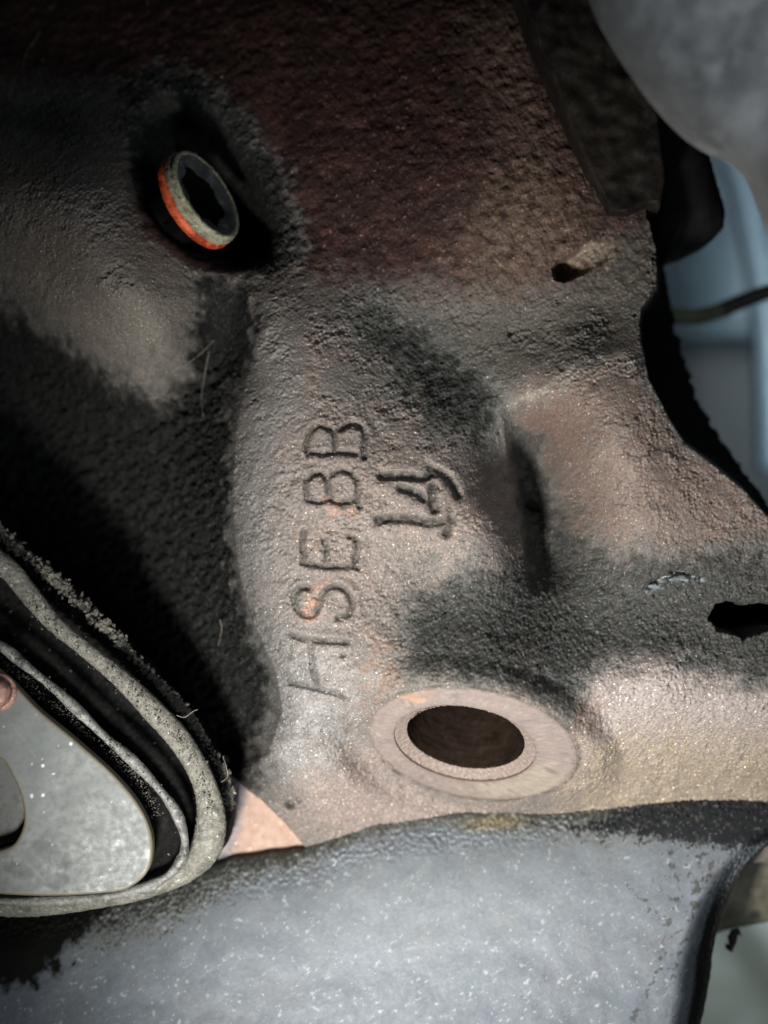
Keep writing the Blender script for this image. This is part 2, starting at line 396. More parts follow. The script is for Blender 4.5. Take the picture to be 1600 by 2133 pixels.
# lobe's upper edge line
lob = polyB([(1055, 860), (1100, 825), (1160, 795), (1230, 755), (1290, 738), (1330, 745)])
rl, _, _ = seg_dist(X, Y, lob); above = Y > np.interp(X, lob[:, 0], lob[:, 1])
Z += 0.07 * np.exp(-(rl / 0.25) ** 2) * smooth(X, lob[0, 0], lob[0, 0] + 1) * (1 - smooth(X, lob[-1, 0] - .3, lob[-1, 0] + .3))

# pit around the plug
PLUG_C = Vector((*W(430, 406, -1.25), -1.25)); PN = Vector((0.80, 0.42, 0.43)).normalized()
pc = polyB([(385, 200), (450, 240), (520, 350), (575, 470), (560, 540), (480, 560), (400, 545), (330, 480), (290, 420), (270, 330), (290, 240), (330, 200)])
Z -= 2.6 * near(X, Y, pc, 0.8, lambda a, b: smooth(sdf(a, b, pc), -0.2, 0.85), 0)
# oval slot in the upper right
sl = polyB([(1150, 560), (1165, 540), (1215, 515), (1262, 498), (1280, 515), (1270, 540), (1220, 570), (1175, 588), (1155, 582)])
sd = near(X, Y, sl, 0.4, lambda a, b: sdf(a, b, sl), -1)
slotx = smooth(X, WB(1150, 550)[0], WB(1270, 520)[0])
Z -= smooth(sd, -0.03, 0.10) * (0.75 * (1 - slotx) ** 2.2 + 0.10)
# the dark hole at the right
hp = polyB([(1482, 1290), (1490, 1262), (1520, 1252), (1560, 1262), (1600, 1258), (1680, 1270), (1680, 1310), (1600, 1312), (1550, 1328), (1500, 1312)])
hd = near(X + w3 * .7, Y + w4 * .7, hp, 0.6, lambda a, b: sdf(a, b, hp), -1)
Z -= 4.0 * smooth(hd, -0.04, 0.14)
# chipped step
ch = polyB([(1350, 1225), (1385, 1200), (1425, 1195), (1460, 1205)])
cd, _, _ = seg_dist(X, Y + w3, ch); Z -= 0.13 * np.exp(-(cd / 0.06) ** 2)
# small pit near the bottom
for (a, b, r, dd) in ((604, 1678, 0.09, 0.45), (622, 1668, 0.06, 0.25), (1064, 694, 0.05, 0.2), (1040, 900, 0.05, .12), (715, 1365, 0.05, 0.15)):
    qx, qy = WB(a, b); Z -= dd * np.exp(-(((X - qx) ** 2 + (Y - qy) ** 2) / r ** 2))

# letters: strokes traced on the ridge
GL = {
 'B2': [[(641, 944), (640, 918), (647, 899), (665, 886), (686, 893), (700, 896), (723, 885), (738, 882), (754, 891), (761, 907), (758, 930), (759, 952)],
        [(641, 941), (675, 945), (707, 941), (741, 945)], [(696, 897), (699, 920), (697, 940)]],
 'B1': [[(641, 1040), (638, 1007), (646, 993), (665, 986), (681, 994), (699, 982), (717, 979), (741, 994), (746, 1012), (744, 1038), (749, 1054)],
        [(641, 1040), (665, 1045), (683, 1038), (702, 1046), (723, 1045), (742, 1040)], [(683, 997), (684, 1015), (688, 1036)]],
 'E': [[(630, 1171), (681, 1180), (717, 1179), (744, 1182)], [(633, 1107), (630, 1130), (634, 1168)], [(675, 1125), (680, 1145), (682, 1176)],
       [(728, 1117), (743, 1124), (744, 1145), (739, 1176)]],
 'S': [[(644, 1224), (624, 1226), (613, 1241), (615, 1262), (626, 1277), (643, 1283), (656, 1277), (665, 1258), (671, 1240), (681, 1227), (697, 1221), (714, 1225), (729, 1241), (734, 1260), (727, 1279), (705, 1286)]],
 'H': [[(600, 1321), (635, 1331), (673, 1335), (722, 1338)], [(605, 1423), (635, 1428), (665, 1436), (703, 1446), (719, 1458)], [(645, 1334), (652, 1390), (660, 1434)],
       [(602, 1325), (604, 1368)]],
 '1': [[(789, 1082), (849, 1080), (888, 1088), (938, 1086)], [(938, 1080), (934, 1094), (930, 1110)]],
 '4': [[(795, 991), (836, 991), (880, 993), (899, 984)], [(896, 974), (912, 980), (930, 992), (946, 1012), (953, 1030)], [(836, 1016), (862, 1025), (882, 1037)], [(902, 1012), (899, 1038), (907, 1062)]],
}
groove = {}
dirt = np.zeros(shp); letid = np.zeros(shp, np.int8)
breakup = 0.85 + 0.16 * np.clip(field(shp, 14, seed=21), -1.6, 1.0)
for gi, (g, strokes) in enumerate(GL.items()):
    big = g in '14'
    hw = 0.088 if big else 0.056
    dd = np.full(shp, 9.0)
    wt = np.ones(shp)
    for si, s in enumerate(strokes):
        c = catmull([(*WB(a, b), 0) for a, b in s], 5, False); p = np.array([(v.x, v.y) for v in c])
        d1 = near(X + w3 * .07, Y + w4 * .07, p, 0.45, lambda a, b: seg_dist(a, b, p)[0], 9.0)
        wt = np.where(d1 < dd, (0.8 if si == 2 else 0.25) if (g == 'H' and si >= 2) else 1.0, wt); dd = np.minimum(dd, d1)
    prof = np.exp(-(dd / hw) ** 3)
    prof = prof * wt
    Z -= (0.12 if big else 0.078) * prof
    Z += 0.028 * np.exp(-((dd - 2.4 * hw) / (1.3 * hw)) ** 2)
    dirt = np.maximum(dirt, np.clip(np.exp(-(dd / (hw * 1.15)) ** 2) * (1.0 if big else 0.78) * breakup * wt, 0, 1))
    letid[dd < hw * 1.5] = gi + 1

# casting outline on the right: steep side wall
edge_in = polyB([(1300, -200), (1345, 300), (1345, 440), (1366, 520), (1368, 590), (1335, 640), (1332, 700), (1350, 790), (1392, 870), (1428, 925), (1490, 972), (1550, 1022), (1620, 1100), (1720, 1200)])
ed, _, _ = seg_dist(X, Y, edge_in)
outr = X > np.interp(Y, edge_in[::-1, 1], edge_in[::-1, 0])
ow = np.where(outr, 1.0, 0.0)
Z -= ow * (3.4 * (1 - np.exp(-(ed / 0.38) ** 1.5)) + ed * 0.6)
edge_out = poly([(1330, -220), (1385, 300), (1395, 440), (1405, 560), (1430, 680), (1480, 840), (1520, 910), (1565, 985), (1625, 1080), (1720, 1220)], -3.5)
cut = (X > np.interp(Y + w4, edge_out[::-1, 1], edge_out[::-1, 0]) + w3)
# lower left corner of the casting, over the copper shim
low = polyB([(440, 1560), (480, 1617), (545, 1668), (590, 1712), (636, 1766), (660, 1850)])
ld, _, _ = seg_dist(X, Y, low)
outl = (X < np.interp(Y, low[::-1, 1], low[::-1, 0])) & (Y < low[0, 1])
Z -= np.where(outl, 1.6 * (1 - np.exp(-ld / 0.05)), 0)
cut |= outl & (ld + w3 * .4 > 0.05)

# ---- boss (oval face seen at a slant)
BC = Vector((*W(984, 1553, -0.3), -0.3)); BN = Vector((-0.165, -0.78, 0.60)).normalized()
def bplane(x, y): return BC.z - (BN.x * (x - BC.x) + BN.y * (y - BC.y)) / BN.z
ZP = bplane(X, Y)
rB = np.sqrt((X - BC.x) ** 2 + (Y - BC.y) ** 2 + (ZP - BC.z) ** 2)
under = 1 - smooth(rB, 2.08, 2.19)
Z = Z * (1 - under) + np.minimum(Z, ZP - 0.7) * under
rx = (X - BC.x) / np.maximum(rB, .1) * 2.25 + BC.x; ry = (Y - BC.y) / np.maximum(rB, .1) * 2.25 + BC.y
ZR = bplane(rx, ry) - 0.02                      # height of the rim nearest to each point
wskin = np.interp(Y, [BC.y - 1.5, BC.y + 1.3], [1.15, 0.95])
skin = smooth(rB, 2.08, 2.19) * (1 - smooth(rB, 2.30, 2.30 + wskin))
low_side = 1 - smooth(Y, BC.y - 0.3, BC.y + 0.6)
ZS = (ZP - 0.02) * low_side + ZR * (1 - low_side)
Z = Z * (1 - skin) + ZS * skin
cut |= rB < 1.40

# ---------------- surface zones (what is stuck to the metal, with some light and shade painted in)
px_per = 1.0
def c3(c): return np.array(c)[None, None]
col = np.zeros(shp + (3,)) + c3((0.150, 0.133, 0.120))
big = field(shp, 70, seed=31); mid = field(shp, 22, seed=32); fine = field(shp, 5, seed=33)
def lay(c, m):
    global col
    m = np.clip(m, 0, 1)[..., None]; col = col * (1 - m) + c3(c) * m
lay((0.18, 0.145, 0.125), smooth(big, -0.3, 1.6) * 0.7)
lay((0.125, 0.12, 0.112), smooth(-big + 0.5 * mid, 0.4, 2.0) * 0.7)
# grey bare metal along the ridge's left flank and toward its foot
lay((0.138, 0.134, 0.129), mask([(540, 660), (600, 680), (610, 800), (590, 1000), (580, 1150), (620, 1300), (640, 1500), (600, 1620), (540, 1600), (480, 1400), (440, 1100), (460, 850)], 0.45) * 0.85)
lay((0.20, 0.197, 0.192), mask([(600, 1340), (700, 1350), (750, 1420), (735, 1560), (640, 1640), (570, 1640), (540, 1560), (590, 1450)], 0.35) * smooth(mid + big * .5, -3.2, 1.6))
# pinkish lettered area
lay((0.205, 0.168, 0.148), mask([(640, 880), (900, 930), (1040, 1000), (1060, 1160), (800, 1200), (760, 1330), (700, 1300), (640, 1200)], 0.5) * (0.55 + 0.2 * mid))
# rust round the boss
lay((0.165, 0.108, 0.08), mask([(770, 1350), (820, 1330), (850, 1410), (800, 1440), (770, 1510), (745, 1500)], 0.18) * smooth(mid, -1.2, 1.2) * 0.8)
lay((0.235, 0.19, 0.17), mask([(640, 1690), (600, 1640), (700, 1600), (780, 1580), (900, 1680), (1000, 1700), (700, 1740)], 0.25) * 0.85)
lay((0.27, 0.235, 0.22), mask([(1225, 1410), (1300, 1395), (1430, 1385), (1560, 1430), (1700, 1420), (1700, 1600), (1400, 1600), (1220, 1560)], 0.2) * 0.9)
lay((0.27, 0.225, 0.17), mask([(1220, 1540), (1400, 1520), (1700, 1540), (1700, 1720), (1150, 1740), (1190, 1620)], 0.3) * (0.85 + 0.15 * mid))
lay((0.15, 0.10, 0.08), mask([(1205, 1440), (1240, 1430), (1250, 1500), (1220, 1530), (1200, 1500)], 0.12) * 0.6)
# right lobe: brown
lay((0.142, 0.106, 0.088), mask([(1090, 850), (1330, 745), (1440, 910), (1600, 1040), (1600, 1130), (1300, 1150), (1180, 1130), (1150, 980)], 0.3) * (0.8 + 0.2 * mid))
lay((0.115, 0.074, 0.060), mask([(1080, 850), (1200, 820), (1200, 900), (1150, 1000), (1090, 900)], 0.25) * 0.8)
lay((0.30, 0.28, 0.235), near(X, Y, lob, 0.5, lambda a, b: np.exp(-(seg_dist(a, b, lob)[0] / 0.13) ** 2), 0) * smooth(mid, -1.2, 1.0) * 0.75)  # highlight painted along the lobe's upper edge
# dark red paint over the upper body
top = mask([(430, -200), (1400, -200), (1400, 640), (1150, 600), (1000, 615), (850, 605), (720, 590), (600, 560), (540, 480), (520, 300), (330, 180), (-200, 150), (-200, -200)], 0.3)
lay((0.030, 0.0175, 0.0155), top)
lay((0.052, 0.026, 0.022), top * smooth(big + .3 * mid, -.2, 1.4) * 0.8)
lay((0.115, 0.080, 0.060), mask([(1000, 60), (1080, 60), (1200, 330), (1240, 480), (1280, 500), (1280, 580), (1020, 600), (950, 560), (1040, 330)], 0.5) * (0.75 + 0.2 * mid))
lay((0.30, 0.15, 0.07), top * smooth(field(shp, 7, seed=35) + 0.4 * mid, 2.75, 3.1) * 0.8)
lay((0.17, 0.12, 0.10), top * smooth(field(shp, 6, seed=36) + 0.3 * mid, 2.0, 2.6) * 0.6)
lay((0.20, 0.155, 0.115), mask([(1180, 560), (1205, 530), (1275, 500), (1280, 530), (1220, 575)], 0.05))
# grey-green dust on the upper right ledge
lay((0.070, 0.066, 0.056), mask([(700, 610), (1000, 620), (1200, 600), (1290, 480), (1360, 450), (1370, 620), (1330, 720), (1180, 750), (1050, 830), (900, 720)], 0.3) * 0.85)
# grey band of the left shoulder
lay((0.165, 0.145, 0.123), mask([(-100, 270), (100, 300), (260, 340), (330, 470), (430, 590), (440, 650), (360, 760), (300, 810), (180, 730), (60, 620), (-100, 560)], 0.35))
lay((0.16, 0.165, 0.17), mask([(140, 360), (220, 380), (250, 450), (210, 490), (160, 450)], 0.2) * smooth(mid, -.8, .9) * 0.8)
lay((0.17, 0.165, 0.145), mask([(250, 640), (340, 650), (370, 740), (310, 790), (240, 730)], 0.3) * 0.5)
# soot and oil, with the shade of valley, pit and hollow painted in
soot = np.zeros(shp)
def sooty(pts, f, k=1.0):
    global soot
    soot = np.maximum(soot, mask(pts, f) * k)
sooty([(-200, 560), (60, 640), (200, 750), (320, 810), (380, 740), (450, 640), (520, 640), (500, 820), (478, 1000), (488, 1150), (530, 1280), (572, 1390), (578, 1490), (545, 1570), (575, 1650), (450, 1660), (-200, 1700)], 0.30)
sooty([(440, 850), (478, 860), (470, 1000), (474, 1150), (505, 1290), (545, 1390), (552, 1490), (515, 1570), (530, 1630), (400, 1640), (380, 1100)], 0.09)
sooty([(1056, 880), (1085, 868), (1125, 905), (1160, 1000), (1172, 1090), (1095, 1150), (1072, 1060), (1062, 960)], 0.09, 0.85)  # deepens the hollow's shadow in the colour
sooty([(400, 640), (470, 580), (535, 600), (540, 690), (500, 800), (420, 800), (380, 760)], 0.12)
sooty([(390, 590), (450, 560), (540, 590), (520, 680), (440, 800), (380, 760), (420, 680)], 0.2)
sooty([(240, 170), (330, 130), (460, 180), (590, 350), (640, 520), (580, 590), (480, 590), (380, 540), (300, 470), (260, 330)], 0.18)  # spread past the pit to paint in the shade around the plug
sooty([(-100, 200), (120, 190), (200, 230), (180, 300), (60, 300), (-100, 260)], 0.35, 0.8)
sooty([(690, 630), (800, 620), (900, 680), (1000, 760), (1060, 800), (1040, 900), (1030, 1000), (985, 950), (900, 890), (820, 810), (740, 720)], 0.28, 0.93)
sooty([(1060, 870), (1125, 915), (1160, 990), (1180, 1085), (1300, 1150), (1600, 1130), (1750, 1180), (1750, 1440), (1560, 1420), (1440, 1375), (1270, 1385), (1215, 1440), (1190, 1500), (1100, 1430), (960, 1420), (840, 1410), (830, 1300), (850, 1210), (960, 1180), (1080, 1160), (1065, 1020), (1052, 940)], 0.22, 0.95)
sooty([(1350, 480), (1372, 600), (1330, 650), (1335, 740), (1400, 890), (1440, 930), (1560, 980), (1650, 1070), (1750, 1000), (1500, 400)], 0.10)
keep = smooth(-X, 1.6, 2.8)
soot *= np.clip(0.96 + 0.07 * mid + 0.05 * fine, 0, 1) * (1 - keep) + keep
side = np.clip(ow * smooth(ed + 0.02 * mid, 0.0, 0.32), 0, 1)  # side wall painted near black to carry its shade
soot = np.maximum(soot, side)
soot_shade_c = np.where((fine + mid * .5 > 1.2)[..., None], c3((0.065, 0.069, 0.062)), c3((0.028, 0.031, 0.029)))
left_shade = (smooth(-X, 1.4, 2.8) * smooth(-Y, -9, -7))[..., None]  # darkens the soot toward the left, painting in the valley's shade
soot_shade_c = soot_shade_c * (1 - 0.62 * left_shade)
soot_shade_c = soot_shade_c * (1 - 0.8 * side[..., None])
m = np.clip(soot, 0, 1)[..., None]; col = col * (1 - m) + soot_shade_c * m
lay((0.018, 0.020, 0.018), mask([(790, 690), (880, 680), (1000, 790), (1045, 880), (1000, 930), (900, 870)], 0.16) * (0.75 + .15 * mid))
# thin transition haze of dust at the borders of soot
lay((0.13, 0.13, 0.12), smooth(soot, 0.15, 0.5) * (1 - smooth(soot, 0.5, 0.85)) * 0.35)
lay((0.055, 0.045, 0.036), np.exp(-((rB - 2.25) / 0.045) ** 2) * (0.55 + 0.25 * mid) * (X > BC.x - 1.9))  # dark ring painted as the shadow beneath the boss edge
# dirt in the stamped characters, their stroke shadows painted in with it
lay((0.022, 0.026, 0.024), dirt * 0.95)
lay((0.42, 0.20, 0.12), mask([(630, 1255), (650, 1240), (655, 1215), (672, 1213), (668, 1245), (650, 1270), (635, 1275)], 0.07) * smooth(fine + mid, -1.3, .8) * 0.8)
lay((0.36, 0.17, 0.10), mask([(690, 1050), (720, 1055), (712, 1075), (695, 1072)], 0.1) * 0.5)
lay((0.25, 0.28, 0.30), np.exp(-(cd / 0.07) ** 2) * (Y < np.interp(X, ch[:, 0], ch[:, 1])) * 0.9)

# ---------------- grain of the sand casting, real relief
g1 = field(shp, 3.6, seed=41, width=0.4); g2 = field(shp, 7.5, seed=42, width=0.45); g3 = field(shp, 15, aniso=1.8, ang=0.6, seed=43)
g4 = field(shp, 28, seed=44); g5 = field(shp, 8, aniso=2.2, ang=-1.1, seed=45)
crust = np.maximum(g2, 0) ** 1.4
amp = 0.0080 * g1 + 0.006 * g2 + 0.006 * g3 + 0.008 * g4
amp_s = 0.010 * g1 + 0.008 * g5 + 0.010 * g3 + 0.010 * crust
amp_t = 0.005 * g1 + 0.006 * g5 + 0.008 * g3 + 0.012 * g4 + 0.010 * np.maximum(g2 - .5, 0)
leftrough = mask([(-200, 560), (300, 820), (480, 700), (485, 1000), (520, 1300), (560, 1600), (-200, 1700)], 0.4)
amp_s = amp_s + leftrough * (0.012 * g3 + 0.014 * np.maximum(g5, 0) ** 1.3)
mq = 0.35 + 0.65 * smooth(rB, 2.2, 2.6)
vary = np.clip(1 + 0.45 * field(shp, 80, width=.8, seed=46), 0.35, 2)
pits = np.maximum(field(shp, 10, seed=47) - 2.3, 0) * 0.05
Z += mq * vary * amp * (1 - m[..., 0]) * (1 - top) + amp_s * m[..., 0] * (1 + 0.8 * leftrough) + amp_t * top - pits * mq
# ---------------- build
idx = np.arange(X.size).reshape(shp)
cutv = cut
ok = ~(cutv[:-1, :-1] | cutv[1:, :-1] | cutv[:-1, 1:] | cutv[1:, 1:])
F = np.stack([idx[:-1, :-1], idx[:-1, 1:], idx[1:, 1:], idx[1:, :-1]], -1)
fl = letid[:-1, :-1]
V = np.stack([X, Y, Z], -1).reshape(-1, 3); CV = col.reshape(-1, 3)
casting = thing('iron_casting', 'rusty, sooty cast iron body with stamped characters and an oval bored boss', 'engine casting')
def sub(name, sel, lab=None):
    f = F[sel].reshape(-1, 4); u, inv = np.unique(f, return_inverse=True)
    o = mesh_obj(name, V[u], inv.reshape(-1, 4), M['cast'], casting)
    set_tint(o, CV[u])
    if lab: o['label'] = lab
    return o
sub('cast_body', ok & (fl == 0))
names = list(GL)
desc = {'B2': 'topmost stamped letter B', 'B1': 'lower stamped letter B', 'E': 'stamped letter E', 'S': 'stamped letter S with an orange rust patch', 'H': 'faint stamped letter H',
        '1': 'stamped digit 1', '4': 'stamped digit 4'}
for gi, g in enumerate(names):
    sub('stamped_digit' if g in '14' else 'stamped_letter', ok & (fl == gi + 1), desc[g])

# boss ring, counterbore, bore
def ring_grid(name, r0, r1, h0, h1, nr, nt, colfn, cen=0, material=None, amp=0.004, jag=0.0):
    q = BN.to_track_quat('Z', 'Y').to_matrix(); q = np.array(q)
    T = np.linspace(0, 2 * np.pi, nt, endpoint=False); R = np.linspace(0, 1, nr)
    TT, RR = np.meshgrid(T, R); rad = r0 + (r1 - r0) * RR; hh = h0 + (h1 - h0) * RR
    nz = field((nr, nt), 5, seed=nr + nt) * amp if nr > 4 else 0
    if name == 'bore_wall': rad = rad + 0.0015 * np.sin(RR * nr * 1.3) + 0.004 * field((nr, nt), 20, seed=5)
    off = q.T @ np.array([-0.17, 0, 0]); k0 = np.ones_like(RR) if cen == 1 else ((1 - RR) if cen == 0.5 else np.zeros_like(RR))
    L = np.stack([rad * np.cos(TT) + off[0] * k0, rad * np.sin(TT) + off[1] * k0, hh + nz], -1).reshape(-1, 3)
    Vv = L @ q.T + np.array(BC)
    ii = np.arange(nr * nt).reshape(nr, nt)
    Ff = np.stack([ii[:-1], np.roll(ii[:-1], -1, 1), np.roll(ii[1:], -1, 1), ii[1:]], -1).reshape(-1, 4)
    o = mesh_obj(name, Vv, Ff, material or M['machined'], casting)
    if colfn is not None:
        set_tint(o, colfn(Vv, TT.ravel(), RR.ravel(), (nr, nt)))
    return o
def boss_col(v, t, r, sh):
    x, y = v[:, 0], v[:, 1]
    a = field(sh, 40, seed=51).ravel(); b = field(sh, 12, seed=52).ravel()
    c = np.zeros((len(x), 3)) + (0.222, 0.182, 0.165)
    def L(col, mm):
        mm = np.clip(mm, 0, 1)[:, None]; c[:] = c * (1 - mm) + np.array(col) * mm
    L((0.185, 0.15, 0.142), smooth(a, -.3, 1.2) * .7)
    qx, qy = W(1100, 1640, -1.5); L((0.30, 0.265, 0.20), smooth(-np.hypot((x - qx) / 1.5, (y - qy) / 0.7) + b * .12, -1.2, -.5) * .5)
    qx, qy = W(860, 1450, 1); L((0.33, 0.21, 0.14), smooth(-np.hypot((x - qx) / 0.5, (y - qy) / 0.25) + b * .2, -1.0, -.3) * .75)
    c *= (1 + 0.05 * np.sin(r * 70 + b * .6) + 0.05 * a)[:, None]
    L((0.33, 0.29, 0.27), smooth(b, 1.2, 2.2) * .4)
    rad_ = r * 0.69 + 1.5; L((0.10, 0.085, 0.07), (smooth(rad_ + b * .03, 2.10, 2.2) + smooth(-rad_ + b * .02, -1.56, -1.5)) * .6)
    L((0.13, 0.11, 0.095), smooth(a - b, 1.6, 2.8) * .5)
    return c
HR = 1.25
ring_grid('machined_face', 1.50, 2.19, 0.0, 0.0, 14, 360, boss_col, cen=0.5)
ring_grid('face_edge', 2.19, 2.235, 0.0, -0.30, 3, 360, lambda v, t, r, s: np.zeros((len(t), 3)) + (0.20, 0.15, 0.12))
ring_grid('countersink', HR, 1.50, -0.18, -0.05, 8, 360, lambda v, t, r, s: np.zeros((len(t), 3)) + np.array((0.25, 0.20, 0.175)) * (0.8 + 0.12 * field(s, 4, seed=61).ravel())[:, None], amp=0.006, cen=1)
ring_grid('countersink_edge', 1.50, 1.502, -0.06, 0.0, 2, 360, lambda v, t, r, s: np.zeros((len(t), 3)) + (0.12, 0.08, 0.06), cen=1)
o = ring_grid('bore_wall', HR - 0.03, HR, -5.5, -0.17, 160, 200, None, material=M['bore'], cen=1)
qd = [tuple(BC + BN.to_track_quat('Z', 'Y').to_matrix() @ Vector((HR * 1.2 * math.cos(t), HR * 1.2 * math.sin(t), -5.4))) for t in np.linspace(0, 2 * math.pi, 40, endpoint=False)]
mesh_obj('bore_bottom', qd, [tuple(range(40))], M['black'], casting)

# ------------------------------------------------------------------ plug with orange seal
plug = thing('socket_plug', 'small round plug with a bright orange seal and dusty collar, sunk in the dark pit', 'plug')
def star(th, j): return 1 + 0.10 * math.cos(6 * th + 0.5) + 0.04 * math.cos(3 * th)
c = PLUG_C
lathe('seal', [(a_ * 1.06, b_) for a_, b_ in [(0.66, -0.62), (0.90, -0.50), (1.02, -0.42), (1.06, -0.34), (1.06, -0.27), (0.99, -0.20)]], M['orange'], plug, c, PN, jit=0.004, seed=1)
lathe('collar', [(a_ * 1.06, b_) for a_, b_ in [(0.96, -0.26), (1.03, -0.22), (1.05, -0.13), (1.02, -0.09), (0.975, -0.075), (0.985, -0.045), (1.01, -0.02), (1.0, 0.02), (0.96, 0.035), (0.92, 0.03), (0.90, 0.01)]], M['collar'], plug, c, PN, jit=0.009, seed=2)
lathe('socket', [(a_ * 1.06, b_) for a_, b_ in [(0.93, 0.02), (0.86, 0.015), (0.78, -0.02), (0.68, -0.06), (0.63, -0.12)]], M['socket'], plug, c, PN, modul=lambda t, j: star(t, j) if j >= 3 else 1, jit=0.006, seed=3)
lathe('socket_hole', [(a_ * 1.06, b_) for a_, b_ in [(0.64, -0.11), (0.60, -0.9), (0.0, -0.9)]], M['black'], plug, c, PN, modul=lambda t, j: star(t, j))  # black stands in for the shade inside the socket
lathe('shank', [(0.66, -0.6), (0.66, -3.2)], M['black'], plug, c, PN)  # painted black to read as lying in the pit's shadow

# ------------------------------------------------------------------ pulley (lower left)
pul = thing('grooved_pulley', 'greenish grey pressed steel wheel with nested dusty rims at the lower left', 'pulley')
back = [(-250, 1400), (-330, 1640), (-250, 1840)]
plate_o = [(0, 1400), (80, 1478), (156, 1541), (236, 1613), (285, 1671), (312, 1725), (318, 1774), (307, 1816), (276, 1845), (236, 1858), (111, 1866), (0, 1862), (-150, 1850), (-260, 1700), (-230, 1400), (-120, 1330)]
rim_i = [(0, 1345), (45, 1380), (111, 1432), (165, 1482), (223, 1538), (276, 1584), (325, 1636), (362, 1684), (382, 1732), (384, 1774), (368, 1806), (338, 1832), (290, 1852), (215, 1868), (111, 1876), (0, 1876), (-150, 1860), (-300, 1700), (-280, 1380), (-140, 1270)]
rim_o = [(0, 1172), (58, 1235), (111, 1297), (178, 1353), (249, 1411), (312, 1473), (370, 1536), (410, 1598), (432, 1653), (440, 1707), (430, 1760), (400, 1800), (350, 1832), (270, 1860), (111, 1884), (0, 1886), (-200, 1870), (-360, 1700), (-330, 1300), (-160, 1080)]
flange = [(0, 1110), (60, 1160), (134, 1222), (249, 1335), (334, 1424), (392, 1488), (445, 1568), (470, 1622), (480, 1690), (465, 1770), (400, 1830), (270, 1875), (0, 1900), (-200, 1880), (-400, 1700), (-380, 1250), (-160, 1010)]
def curve_px(pts, z, per=8):
    return [Vector((*W(v.x, v.y, z), z)) for v in catmull([(a, b, 0) for a, b in pts], per)]
def curve_arr(pts, z): return np.array([(v.x, v.y) for v in curve_px(pts, z)])
hole = [(0, 1578), (27, 1618), (45, 1660), (51, 1707), (40, 1743), (18, 1765), (-40, 1775), (-120, 1740), (-130, 1640), (-60, 1570)]
zp = 0.9
def plate_col(x, y, d, sh):
    c = np.zeros(x.shape + (3,)) + np.array((0.115, 0.130, 0.127)); b = field(sh, 22, aniso=2, ang=.5, width=.9, seed=151); f = field(sh, 5, seed=152); w_ = field(sh, 3.6, seed=153)
    def L(col, m):
        nonlocal c
        m = np.clip(m, 0, 1)[..., None]; c = c * (1 - m) + np.array(col) * m
    L((0.095, 0.108, 0.105), smooth(b, 0, 2.2) * .35); L((0.15, 0.166, 0.160), smooth(-b + .3 * f, .2, 2.4) * .35)
    for (px, py, rx, ry, an) in ((112, 1780, .58, .24, -.55), (38, 1812, .40, .20, -.4), (120, 1835, .30, .2, .2)):
        qx, qy = W(px, py, zp); u = (x - qx) * math.cos(an) + (y - qy) * math.sin(an); v = -(x - qx) * math.sin(an) + (y - qy) * math.cos(an)
        e = np.sqrt((u / rx) ** 2 + (v / ry) ** 2)
        L((0.065, 0.078, 0.075), smooth(-e, -1, -.6) * .5); L((0.22, 0.235, 0.225), np.exp(-((e - 1) / .07) ** 2) * .4 * smooth(f, -1.5, .8))
    for (a, b2, wd) in (((190, 1786), (312, 1787), .012), ((60, 1700), (200, 1760), .008), ((20, 1500), (120, 1640), .006), ((150, 1600), (240, 1800), .006)):
        p = poly([a, b2], zp); L((0.25, 0.27, 0.26), np.exp(-(seg_dist(x, y, p)[0] / wd) ** 2) * .35)
    L((0.42, 0.46, 0.46), smooth(w_ + f * .4, 3.0, 3.3) * .9)
    for (px, py, r_) in ((148, 1549, .05), (90, 1593, .04), (112, 1612, .025), (67, 1657, .045), (91, 1656, .04)):
        qx, qy = W(px, py, zp); L((0.6, 0.65, 0.66), smooth(r_ - np.hypot(x - qx, (y - qy) * 1.4) + f * .008, 0, .012))
    L((0.17, 0.14, 0.085), smooth(.10 - d + f * .02, 0, .06) * .6)
    return np.clip(c, .004, 1)
relief('face_plate', curve_arr(plate_o, zp), zp, 0.04, 0.05, 0.03, M['plate_face'], pul, holes=[curve_arr(hole, zp)], depth=0.35, tint=plate_col,
       noise=lambda s, d: field(s, 50, seed=71) * 0.004)
relief('hub_disc', curve_arr([(a, b) for a, b in hole], zp) * 1.0, zp - 0.75, 0.05, 0.1, 0.08, M['plate'], pul, depth=0.2)
relief('groove_floor', curve_arr(rim_i, -0.1), -0.1, 0.05, 0.1, 0.06, M['groove'], pul, depth=0.5, noise=lambda s, d: np.maximum(field(s, 5, seed=73), 0) * 0.03)
cv = curve_px(rim_i, 0.45); n_ = len(cv)
tube('inner_rim', cv, [0.10 + 0.02 * math.sin(i * 0.35) for i in range(n_)], M['innerrim'], pul, seg=14, closed=True, jitter=0.05, flat=1.4)
relief('middle_floor', curve_arr(rim_o, -0.9), -0.9, 0.05, 0.1, 0.06, M['groove'], pul, depth=0.5, noise=lambda s, d: np.maximum(field(s, 4, seed=74), 0) * 0.035)
cv = curve_px(rim_o, -0.2, 14); n_ = len(cv); rr = []
for i, v in enumerate(cv):
    t = i / n_ * len(rim_o)
    rr.append(0.19 + 0.03 * math.sin(t * 1.3 + 1) + 0.12 * math.exp(-((t - 9.5) / 3.2) ** 2))
tube('outer_rim', cv, rr, M['dustrim'], pul, seg=26, closed=True, jitter=0.025, flat=1.0)
relief('back_flange', curve_arr(flange, -1.3), -1.3, 0.2, 0.25, 0.05, M['groove'], pul, depth=1.2, ragged=0.05, noise=lambda s, d: np.maximum(field(s, 5, seed=75), -.3) * 0.05)

